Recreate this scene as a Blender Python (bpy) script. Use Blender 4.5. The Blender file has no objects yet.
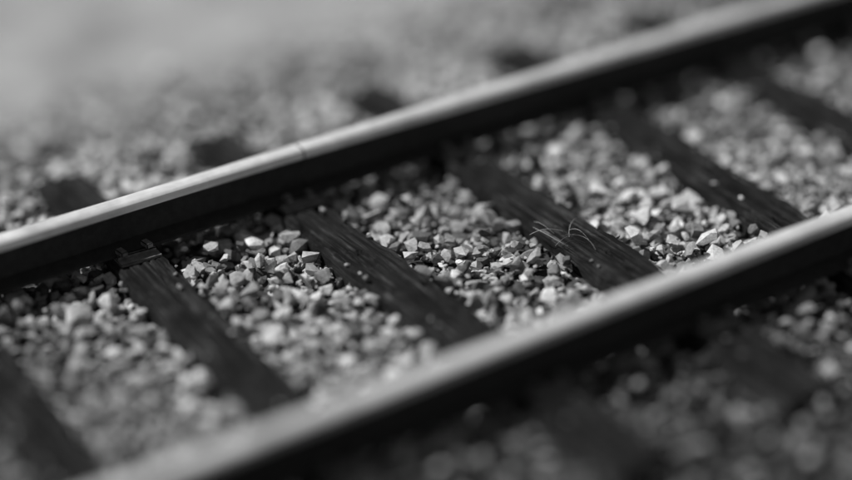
import bpy, bmesh, math, random
import numpy as np
from mathutils import Vector, Matrix, noise
rng=np.random.default_rng(7); random.seed(7)
sc=bpy.context.scene
sc.view_settings.view_transform='Standard'; sc.view_settings.look='None'; sc.view_settings.exposure=0

# ---------- camera fit ----------
YF=1.505; ZT=0.182
near=[(150,470),(300,420),(400,381),(500,341),(600,301),(700,262),(800,225),(852,205)]
far=[(0,238),(100,210),(200,178),(300,148),(400,112),(500,80),(600,52),(700,25),(800,4)]
sl={0:[(305,205),(390,268),(470,335),(555,396)],1:[(458,148),(545,212),(630,280)],2:[(612,103),(700,160),(780,222)],-1:[(150,270),(215,335),(275,400)]}
def basis(yaw,pitch,roll):
    f=np.array([math.cos(yaw)*math.cos(pitch),math.sin(yaw)*math.cos(pitch),-math.sin(pitch)])
    r=np.cross(f,[0,0,1.]); r/=np.linalg.norm(r); u=np.cross(r,f)
    c,s=math.cos(roll),math.sin(roll)
    return f, c*r+s*u, -s*r+c*u
def back(p,u,v,z):
    f,r,up=basis(p[3],p[4],p[5]); F=p[6]*1000
    d=f+r*(u-426)/F+up*(240-v)/F
    t=(z-p[2])/d[2]
    return np.array(p[:3])+d*t
def res(p):
    R=[]
    for q in near: R.append((back(p,*q,ZT)[1]-0)*250)
    for q in far: R.append((back(p,*q,ZT)[1]-YF)*250*0.7)
    for k,qs in sl.items():
        for q in qs:
            w_=back(p,*q,0); R.append((w_[0]-k*p[7]-p[8]*(w_[1]-.75))*250)
    for q in [(300,198),(458,146)]: R.append((back(p,*q,0.01)[1]-(YF-.07))*250)
    R.append((back(p,555,394,0.01)[1]+.07)*250)
    R.append((p[5])*60); R.append((p[6]-1.9)*8); R.append((p[7]-.6)*100); R.append(p[8]*60)
    return np.array(R)
p=np.array([-2.84+.2,-4.33+.75,3.1,math.atan2(.84,.55),math.radians(31),0,1.8,.6,0])
lam=1.
for it in range(200):
    r0=res(p); n9=len(p); J=np.zeros((len(r0),n9))
    for i in range(n9):
        q=p.copy(); q[i]+=1e-5; J[:,i]=(res(q)-r0)/1e-5
    A=J.T@J; d=np.linalg.solve(A+lam*np.diag(np.diag(A)),-J.T@r0)
    if (res(p+d)**2).sum()<(r0**2).sum(): p=p+d; lam*=.5
    else: lam*=3
S=float(p[7]); SKEW=float(p[8])
f,r,up=basis(p[3],p[4],p[5])
cam=bpy.data.cameras.new("camera"); co=bpy.data.objects.new("camera",cam); sc.collection.objects.link(co)
M=Matrix(((r[0],up[0],-f[0],p[0]),(r[1],up[1],-f[1],p[1]),(r[2],up[2],-f[2],p[2]),(0,0,0,1)))
co.matrix_world=M; cam.sensor_width=36; cam.lens=p[6]*1000*36/852; cam.clip_end=2000; cam.clip_start=.05
sc.camera=co
tgt=back(p,440,246,0.0); fd=float(np.dot(tgt-p[:3],f))
cam.dof.use_dof=True; cam.dof.focus_distance=fd
APERT=0.54
cam.dof.aperture_fstop=(cam.lens/1000)/APERT

# ---------- world ----------
SUN_EL=math.radians(54); az=np.array([-.62,.78]); az/=np.linalg.norm(az)
w=bpy.data.worlds.new("World"); sc.world=w; w.use_nodes=True; nt=w.node_tree
bg=nt.nodes['Background']; sky=nt.nodes.new('ShaderNodeTexSky'); sky.sky_type='NISHITA'; sky.sun_disc=False
sky.sun_elevation=SUN_EL; sky.sun_rotation=math.atan2(az[0],az[1])
bw=nt.nodes.new('ShaderNodeRGBToBW'); nt.links.new(sky.outputs[0],bw.inputs[0]); nt.links.new(bw.outputs[0],bg.inputs[0]); bg.inputs[1].default_value=.052
L=bpy.data.lights.new("sun",'SUN'); L.energy=5; L.angle=math.radians(.6); lo=bpy.data.objects.new("sun",L); sc.collection.objects.link(lo)
sd=Vector((az[0]*math.cos(SUN_EL),az[1]*math.cos(SUN_EL),math.sin(SUN_EL)))
lo.rotation_euler=sd.to_track_quat('Z','Y').to_euler(); lo.location=(0,0,10)

# ---------- materials ----------
def mat(name):
    m=bpy.data.materials.new(name); m.use_nodes=True; return m,m.node_tree,m.node_tree.nodes['Principled BSDF']
def N(nt,t,**k):
    n=nt.nodes.new(t)
    for a,b in k.items(): setattr(n,a,b)
    return n
def ramp(nt,pts):
    n=nt.nodes.new('ShaderNodeValToRGB'); e=n.color_ramp.elements
    while len(e)<len(pts): e.new(.5)
    for i,(a,v) in enumerate(pts): e[i].position=a; e[i].color=(v,v,v,1)
    return n
def noise_n(nt,scale,detail=6,rough=.6,stretch=None,vec='Object'):
    tc=N(nt,'ShaderNodeTexCoord'); mp=N(nt,'ShaderNodeMapping'); nt.links.new(tc.outputs[vec],mp.inputs[0])
    if stretch: mp.inputs['Scale'].default_value=stretch
    n=N(nt,'ShaderNodeTexNoise'); nt.links.new(mp.outputs[0],n.inputs['Vector']); n.inputs['Scale'].default_value=scale; n.inputs['Detail'].default_value=detail; n.inputs['Roughness'].default_value=rough
    return n
def bump(nt,src,b,st,dist=.01):
    n=N(nt,'ShaderNodeBump'); n.inputs['Strength'].default_value=st; n.inputs['Distance'].default_value=dist
    nt.links.new(src,n.inputs['Height']); nt.links.new(n.outputs[0],b.inputs['Normal']); return n
# stone
ms,nt,b=mat("crushed_stone")
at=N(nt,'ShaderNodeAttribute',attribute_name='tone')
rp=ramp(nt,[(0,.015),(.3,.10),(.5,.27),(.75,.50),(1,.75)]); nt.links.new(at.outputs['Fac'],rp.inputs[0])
n1=noise_n(nt,70,10,.75); r1=ramp(nt,[(.3,.5),(.7,1.3)]); nt.links.new(n1.outputs[0],r1.inputs[0])
mx=N(nt,'ShaderNodeMixRGB',blend_type='MULTIPLY'); mx.inputs[0].default_value=1; nt.links.new(rp.outputs[0],mx.inputs[1]); nt.links.new(r1.outputs[0],mx.inputs[2]); nt.links.new(mx.outputs[0],b.inputs['Base Color'])
b.inputs['Roughness'].default_value=.8; b.inputs['Specular IOR Level'].default_value=.3; bump(nt,n1.outputs[0],b,.7,.007)
# ground
mg,nt,b=mat("ground_soil")
n1=noise_n(nt,2.2,8,.6); n2=noise_n(nt,60,6,.7)
r1=ramp(nt,[(.3,.035),(.7,.10)]); nt.links.new(n1.outputs[0],r1.inputs[0]); r2=ramp(nt,[(.3,.5),(.7,1.4)]); nt.links.new(n2.outputs[0],r2.inputs[0])
mx=N(nt,'ShaderNodeMixRGB',blend_type='MULTIPLY'); mx.inputs[0].default_value=1; nt.links.new(r1.outputs[0],mx.inputs[1]); nt.links.new(r2.outputs[0],mx.inputs[2])
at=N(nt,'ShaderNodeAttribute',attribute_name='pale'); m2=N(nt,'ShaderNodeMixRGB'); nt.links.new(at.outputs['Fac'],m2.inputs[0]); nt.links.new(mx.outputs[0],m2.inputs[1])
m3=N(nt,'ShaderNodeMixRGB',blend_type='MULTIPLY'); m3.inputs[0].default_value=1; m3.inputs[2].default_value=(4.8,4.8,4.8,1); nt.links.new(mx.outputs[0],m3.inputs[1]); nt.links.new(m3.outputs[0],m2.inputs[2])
nt.links.new(m2.outputs[0],b.inputs['Base Color']); b.inputs['Roughness'].default_value=.9; bump(nt,n2.outputs[0],b,.8,.02)
# wood
mw,nt,b=mat("creosoted_wood")
n1=noise_n(nt,1,10,.75,(60,2.2,60)); r1=ramp(nt,[(.42,.001),(.49,.012),(.58,.04),(.72,.20)]); nt.links.new(n1.outputs[0],r1.inputs[0])
n2=noise_n(nt,9,6,.6); r2=ramp(nt,[(.35,.3),(.7,1.9)]); nt.links.new(n2.outputs[0],r2.inputs[0])
mx=N(nt,'ShaderNodeMixRGB',blend_type='MULTIPLY'); mx.inputs[0].default_value=1; nt.links.new(r1.outputs[0],mx.inputs[1]); nt.links.new(r2.outputs[0],mx.inputs[2])
n3=noise_n(nt,26,10,.8); r3=ramp(nt,[(.60,0),(.74,.5)]); nt.links.new(n3.outputs[0],r3.inputs[0])
m5=N(nt,'ShaderNodeMixRGB'); nt.links.new(r3.outputs[0],m5.inputs[0]); nt.links.new(mx.outputs[0],m5.inputs[1]); m5.inputs[2].default_value=(.16,.16,.16,1)
nt.links.new(m5.outputs[0],b.inputs['Base Color'])
b.inputs['Roughness'].default_value=.75; b.inputs['Specular IOR Level'].default_value=.2; bump(nt,n1.outputs[0],b,1,.03)
# rail steel (polished) & rust
mt,nt,b=mat("worn_steel"); b.inputs['Metallic'].default_value=.5
n1=noise_n(nt,1,8,.6,(2.,60,60)); r1=ramp(nt,[(.3,.64),(.7,.88)]); nt.links.new(n1.outputs[0],r1.inputs[0])
nb=noise_n(nt,5,8,.7); rb=ramp(nt,[(.35,.78),(.6,1.05)]); nt.links.new(nb.outputs[0],rb.inputs[0])
mx=N(nt,'ShaderNodeMixRGB',blend_type='MULTIPLY'); mx.inputs[0].default_value=1; nt.links.new(r1.outputs[0],mx.inputs[1]); nt.links.new(rb.outputs[0],mx.inputs[2]); nt.links.new(mx.outputs[0],b.inputs['Base Color'])
n2=noise_n(nt,14,6,.6); r2=ramp(nt,[(.3,.38),(.7,.55)]); nt.links.new(n2.outputs[0],r2.inputs[0]); nt.links.new(r2.outputs[0],b.inputs['Roughness'])
mr,nt,b=mat("rusted_steel"); b.inputs['Metallic'].default_value=.1; b.inputs['Roughness'].default_value=.75
n1=noise_n(nt,30,8,.7); r1=ramp(nt,[(.3,.012),(.7,.035)]); nt.links.new(n1.outputs[0],r1.inputs[0]); nt.links.new(r1.outputs[0],b.inputs['Base Color']); bump(nt,n1.outputs[0],b,.5,.004)
mp_,nt,b=mat("plate_steel"); b.inputs['Metallic'].default_value=.4; b.inputs['Roughness'].default_value=.5
n1=noise_n(nt,40,8,.7); r1=ramp(nt,[(.3,.10),(.7,.34)]); nt.links.new(n1.outputs[0],r1.inputs[0]); nt.links.new(r1.outputs[0],b.inputs['Base Color']); bump(nt,n1.outputs[0],b,.5,.003)
mgr,nt,b=mat("dry_grass"); b.inputs['Roughness'].default_value=.7
n1=noise_n(nt,30,4,.6); r1=ramp(nt,[(.3,.15),(.7,.35)]); nt.links.new(n1.outputs[0],r1.inputs[0]); nt.links.new(r1.outputs[0],b.inputs['Base Color'])

def mkobj(name,me,parent=None):
    o=bpy.data.objects.new(name,me); sc.collection.objects.link(o); o.parent=parent; return o
# ---------- rails ----------
half=[(.070,0),(.070,.010),(.045,.018),(.014,.028),(.009,.045),(.008,.085),(.010,.112),(.016,.124),(.031,.130),(.0365,.135),(.0365,.150),(.0345,.160),(.028,.1655),(.018,.1685),(.006,.1698)]
prof=[(a,z) for a,z in half]+[(-a,z) for a,z in reversed(half)]
def rail_mesh(name,x0,x1):
    xs=[x0]; 
    while xs[-1]<x1-.001:
        step=.25 if -5<xs[-1]<9 else 2.5
        xs.append(min(x1,xs[-1]+step))
    V=[];Fc=[];mi=[]; n=len(prof)
    for x in xs:
        dy=.002*noise.noise(Vector((x*.9,3,0))); dz=.0015*noise.noise(Vector((x*.7,9,0)))
        for a,z in prof: V.append((x,a+dy,z+.012+(dz if z>.1 else 0)))
    for i in range(len(xs)-1):
        for j in range(n):
            k=(j+1)%n
            Fc.append((i*n+j,(i+1)*n+j,(i+1)*n+k,i*n+k))
            zz=(prof[j][1]+prof[k][1])/2; mi.append(0 if zz>.138 else 1)
    Fc.append(tuple(range(n))); Fc.append(tuple(reversed([(len(xs)-1)*n+j for j in range(n)]))); mi+=[1,1]
    me=bpy.data.meshes.new(name); me.from_pydata(V,[],Fc); me.materials.append(mt); me.materials.append(mr)
    me.polygons.foreach_set('material_index',mi)
    me.polygons.foreach_set('use_smooth',[len(q)<6 for q in Fc])
    bm=bmesh.new(); bm.from_mesh(me); bmesh.ops.recalc_face_normals(bm,faces=bm.faces)
    for e in bm.edges:
        if len(e.link_faces)==2 and e.calc_face_angle(0)>math.radians(38): e.smooth=False
    bm.to_mesh(me); bm.free(); return me
def boxbm(bm,cx,cy,cz,sx,sy,sz,mi=0,bev=.002,rot=0):
    r_=bmesh.ops.create_cube(bm,size=1); vs=r_['verts']
    bmesh.ops.scale(bm,vec=(sx,sy,sz),verts=vs); bmesh.ops.rotate(bm,matrix=Matrix.Rotation(rot,3,'Z'),cent=(0,0,0),verts=vs)
    bmesh.ops.translate(bm,vec=(cx,cy,cz),verts=vs)
    fs=set(f_ for v in vs for f_ in v.link_faces)
    for f_ in fs: f_.material_index=mi
    if bev: bmesh.ops.bevel(bm,geom=list({e for f_ in fs for e in f_.edges}),offset=bev,segments=1,affect='EDGES')
xj=float(back(p,308,152,ZT)[0])
rn=mkobj("railway_rail",None); rf=mkobj("railway_rail.001",None); rf.location=(0,YF,0)
mkobj("rail_bar",rail_mesh("rail_bar",-70,70),rn)
mkobj("rail_bar_a",rail_mesh("rail_bar_a",-70,xj-.003),rf); mkobj("rail_bar_b",rail_mesh("rail_bar_b",xj+.003,70),rf)

# ---------- sleepers ----------
W_=.185; YA,YB=-.55,2.12
def sleeper_mesh(seed):
    R=random.Random(seed); nx,ny=25,300; V=[];Fc=[]
    ch=[(-W_/2+W_*i/(nx-1)) for i in range(nx)]
    gouges=[(R.uniform(-W_/2,W_/2),R.uniform(.1,1.4),R.uniform(.010,.022),R.uniform(.05,.22),R.uniform(.010,.024)) for _ in range(11)]
    def top(x,y):
        z=0
        g=noise.fractal(Vector((x*40+seed*7,y*1.1,seed*3.1)),1,2,5)
        z-=.024*max(0,g-.05)**.7 if g>.05 else 0
        z+=.006*noise.noise(Vector((x*8,y*2.5,seed)))+.003*noise.noise(Vector((x*60,y*12,seed)))
        for gx,gy,wx,wy,dp in gouges:
            q=((x-gx)/wx)**2+((y-gy)/wy)**2
            if q<1: z-=dp*min(1,(1-q)*2.5)
        e=W_/2-abs(x)
        wv=.010+.028*max(0,noise.noise(Vector((y*5,seed*2.2,(1 if x>0 else -1)*4))))
        if e<wv: z-=(wv-e)**2/wv*.9
        return z
    ring=[]
    for j in range(ny):
        y=YA+(YB-YA)*j/(ny-1); row=[]
        ed=.014*noise.noise(Vector((y*6,seed,1)))+.006*noise.noise(Vector((y*30,seed,1))); ed2=.014*noise.noise(Vector((y*6,seed,5)))+.006*noise.noise(Vector((y*30,seed,5)))
        row.append((-W_/2+ed,y,-.15))
        row.append((-W_/2+ed-.002,y,-.05))
        for x in ch:
            xx=x+(ed if x<0 else ed2)*abs(x)/(W_/2); row.append((xx,y,top(x,y)))
        row.append((W_/2+ed2+.002,y,-.05)); row.append((W_/2+ed2,y,-.15)); ring.append(row)
    n=len(ring[0])
    for row in ring: V+=row
    for j in range(ny-1):
        for i in range(n-1): Fc.append((j*n+i,j*n+i+1,(j+1)*n+i+1,(j+1)*n+i))
        Fc.append((j*n+n-1,j*n,(j+1)*n,(j+1)*n+n-1))
    Fc.append(tuple(range(n-1,-1,-1))); Fc.append(tuple((ny-1)*n+i for i in range(n)))
    me=bpy.data.meshes.new("sleeper"); me.from_pydata(V,[],Fc)
    bm=bmesh.new(); bm.from_mesh(me)
    for yc in (0,YF):
        boxbm(bm,0,yc,.004,.15,.25,.012,1,.002)
        for s in (-1,1):
            boxbm(bm,0,yc+s*.079,.014,.145,.012,.014,1,.003)
            for dx in (-.045,.045):
                boxbm(bm,dx+R.uniform(-.008,.008),yc+s*.080,.030+R.uniform(0,.012),.026,.044,.018,1,.003,R.uniform(-.2,.2))
    bm.normal_update(); bm.to_mesh(me); bm.free(); me.materials.append(mw); me.materials.append(mp_); return me
sms=[sleeper_mesh(i+1) for i in range(7)]
rza=-math.atan(SKEW)
EX={0:.045,1:.025}
for k in range(-45,60):
    o=mkobj("railway_sleeper",sms[(k*3)%7]); dx=random.uniform(-.010,.010); rz=rza+random.uniform(-.008,.008)
    ex=EX.get(k,0)
    o.location=(k*S+dx-.75*SKEW+.75*ex,0,0); o.rotation_euler=(0,0,rz+ex)

# ---------- ballast ----------
variants=[]
for i in range(60):
    bm=bmesh.new(); n_=random.randint(10,16)
    sc3=(1,random.uniform(.55,.95),random.uniform(.38,.70))
    pts=[]
    while len(pts)<n_:
        v=Vector((random.gauss(0,1),random.gauss(0,1),random.gauss(0,1))).normalized()
        if any((v-q).length<.45 for q in pts): 
            if random.random()<.97: continue
        pts.append(v)
    for v in pts:
        m_=max(abs(v.x),abs(v.y),abs(v.z)); v=v.lerp(v/m_*.85,.6)*random.uniform(.9,1.06)
        bm.verts.new((v.x*sc3[0],v.y*sc3[1],v.z*sc3[2]))
    rr=bmesh.ops.convex_hull(bm,input=bm.verts)
    bmesh.ops.delete(bm,geom=[g for g in rr['geom_interior'] if isinstance(g,bmesh.types.BMVert)],context='VERTS')
    bmesh.ops.triangulate(bm,faces=bm.faces); bm.verts.index_update()
    variants.append((np.array([v.co[:] for v in bm.verts]),np.array([[v.index for v in f_.verts] for f_ in bm.faces]))); bm.free()
P=[]
def layer(x0,x1,y0,y1,g,z,zj,smin,smax,keep=1.,dens=1.):
    for x in np.arange(x0,x1,g):
        for y in np.arange(y0,y1,g):
            X=x+rng.uniform(-.5,.5)*g*1.1; Y=y+rng.uniform(-.5,.5)*g*1.1
            if rng.random()>keep: continue
            s=smin+(smax-smin)*rng.random()**1.8
            if Y>2.4:
                if rng.random()<(Y-2.4)/1.3+.5*noise.noise(Vector((X*2.5,Y*2.5,2))): continue
            if Y<-.25:
                if rng.random()<.25+(-.25-Y)/1.8+.6*noise.noise(Vector((X*2.5,Y*2.5,2))): continue
            slope=0
            if Y>2.15: slope=-(Y-2.15)*.25
            if Y<-.7: slope=(Y+.7)*.25
            Xs=X-SKEW*(Y-.75)
            k=round(Xs/S); d=abs(Xs-k*S+EX.get(k,0)*(Y-.75))
            if YA-.02<Y<YB+.02 and d<W_/2+s*.32: 
                continue
            Z=z+rng.uniform(-zj,zj)+slope+.016*noise.noise(Vector((X*3,Y*3,0)))
            for yr in (0,YF):
                if abs(Y-yr)<.10: Z=min(Z,-.03)
            P.append((X,Y,Z,s))
layer(-3.2,6.5,-2.1,4.0,.047,-.072,.008,.020,.034)
layer(-3.2,6.5,-2.1,4.0,.053,-.050,.016,.021,.043,.90)
layer(-3.2,6.5,-2.1,4.0,.085,-.028,.014,.024,.052,.62)
layer(-3.2,6.5,-2.1,4.0,.036,-.050,.020,.008,.015,.6)
layer(-11,-3.2,-2.1,4.0,.075,-.045,.012,.03,.055); layer(6.5,20,-2.1,4.0,.075,-.045,.012,.03,.055)
for _ in range(260):
    k=random.randint(-5,10); e=random.choice([-1,1])*(W_/2-abs(random.gauss(0,.03))); P.append((k*S+e,random.choice([random.uniform(.12,1.35),random.uniform(-.5,-.12)]),.002,random.uniform(.005,.015)))
Vs=[];Fs=[];T=[];off=0
def sm(a,b_,x): 
    t=min(1,max(0,(x-a)/(b_-a))); return t*t*(3-2*t)
for (X,Y,Z,s) in P:
    v,f_=variants[rng.integers(60)]
    a,b_,c=rng.uniform(0,6.283),rng.normal(0,.40),rng.normal(0,.40)
    Rm=np.array(Matrix.Rotation(b_,3,'X')@Matrix.Rotation(c,3,'Y')@Matrix.Rotation(a,3,'Z'))
    q=(v*s)@Rm.T+np.array([X,Y,Z]); Vs.append(q); Fs.append(f_+off); off+=len(v)
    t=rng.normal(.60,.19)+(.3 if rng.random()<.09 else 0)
    if Y<-.1: t-=.32  # vignette shade painted into the stone colour outside the near rail
    t-=.30*sm(-.5,-1.6,X)+.26*sm(1.6,3.2,X)  # painted vignette: stone colour darkens towards the left and right of the view
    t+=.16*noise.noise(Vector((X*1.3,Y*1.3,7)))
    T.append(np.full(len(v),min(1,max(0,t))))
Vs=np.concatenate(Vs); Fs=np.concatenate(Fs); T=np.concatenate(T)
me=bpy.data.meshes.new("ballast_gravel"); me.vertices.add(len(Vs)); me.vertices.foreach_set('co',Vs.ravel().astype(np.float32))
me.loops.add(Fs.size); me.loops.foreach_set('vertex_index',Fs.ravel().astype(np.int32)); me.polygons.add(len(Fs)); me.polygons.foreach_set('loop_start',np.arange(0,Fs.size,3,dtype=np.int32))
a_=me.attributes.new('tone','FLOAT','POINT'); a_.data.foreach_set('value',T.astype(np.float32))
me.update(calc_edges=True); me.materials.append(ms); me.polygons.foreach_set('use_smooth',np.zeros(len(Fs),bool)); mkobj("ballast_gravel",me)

# ---------- dry stalks ----------
bm=bmesh.new(); c0=back(p,565,238,0.0)
for i in range(8):
    a=random.uniform(0,6.28); ln=random.uniform(.07,.17); base=Vector((c0[0]+random.uniform(-.06,.06),c0[1]+random.uniform(-.06,.06),-.02))
    prev=None; rad=.0009; cv=random.uniform(-.8,.8)
    for j in range(9):
        t=j/8; h=.024*math.sin(t*math.pi*.8)+.018
        a2=a+t*cv
        c=base+Vector((math.cos(a2)*ln*t,math.sin(a2)*ln*t,h))
        ringv=[bm.verts.new(c+Vector((math.cos(q)*rad*(-math.sin(a2)),math.cos(q)*rad*math.cos(a2),math.sin(q)*rad))) for q in (0,2.09,4.19)]
        if prev:
            for m in range(3): bm.faces.new((prev[m],prev[(m+1)%3],ringv[(m+1)%3],ringv[m]))
        prev=ringv
me=bpy.data.meshes.new("dry_grass_stalks"); bm.to_mesh(me); bm.free(); me.materials.append(mgr); mkobj("dry_grass_stalks",me)

# ---------- ground ----------
ys=[-900,-200,-60,-20,-8,-4,-3,-2.4,-2,-1.6,-1.2,-.9,-.6,0,1,1.5,2.1,2.4,2.8,3.2,3.6,4,4.5,5,6,8,12,20,60,200,900]
xs_=[-900,-200,-60,-20]+list(np.arange(-12,20,.4))+[30,60,200,900]
V=[];pale=[]
for x in xs_:
    for y in ys:
        z=-.085
        if y>2.1: z-=min(.45,(y-2.1)*.22)
        if y<-.6: z-=min(.35,(-.6-y)*.22)
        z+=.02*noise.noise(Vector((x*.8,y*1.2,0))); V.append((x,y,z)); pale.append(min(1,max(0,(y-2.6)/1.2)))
n=len(ys); Fc=[(i*n+j,(i+1)*n+j,(i+1)*n+j+1,i*n+j+1) for i in range(len(xs_)-1) for j in range(n-1)]
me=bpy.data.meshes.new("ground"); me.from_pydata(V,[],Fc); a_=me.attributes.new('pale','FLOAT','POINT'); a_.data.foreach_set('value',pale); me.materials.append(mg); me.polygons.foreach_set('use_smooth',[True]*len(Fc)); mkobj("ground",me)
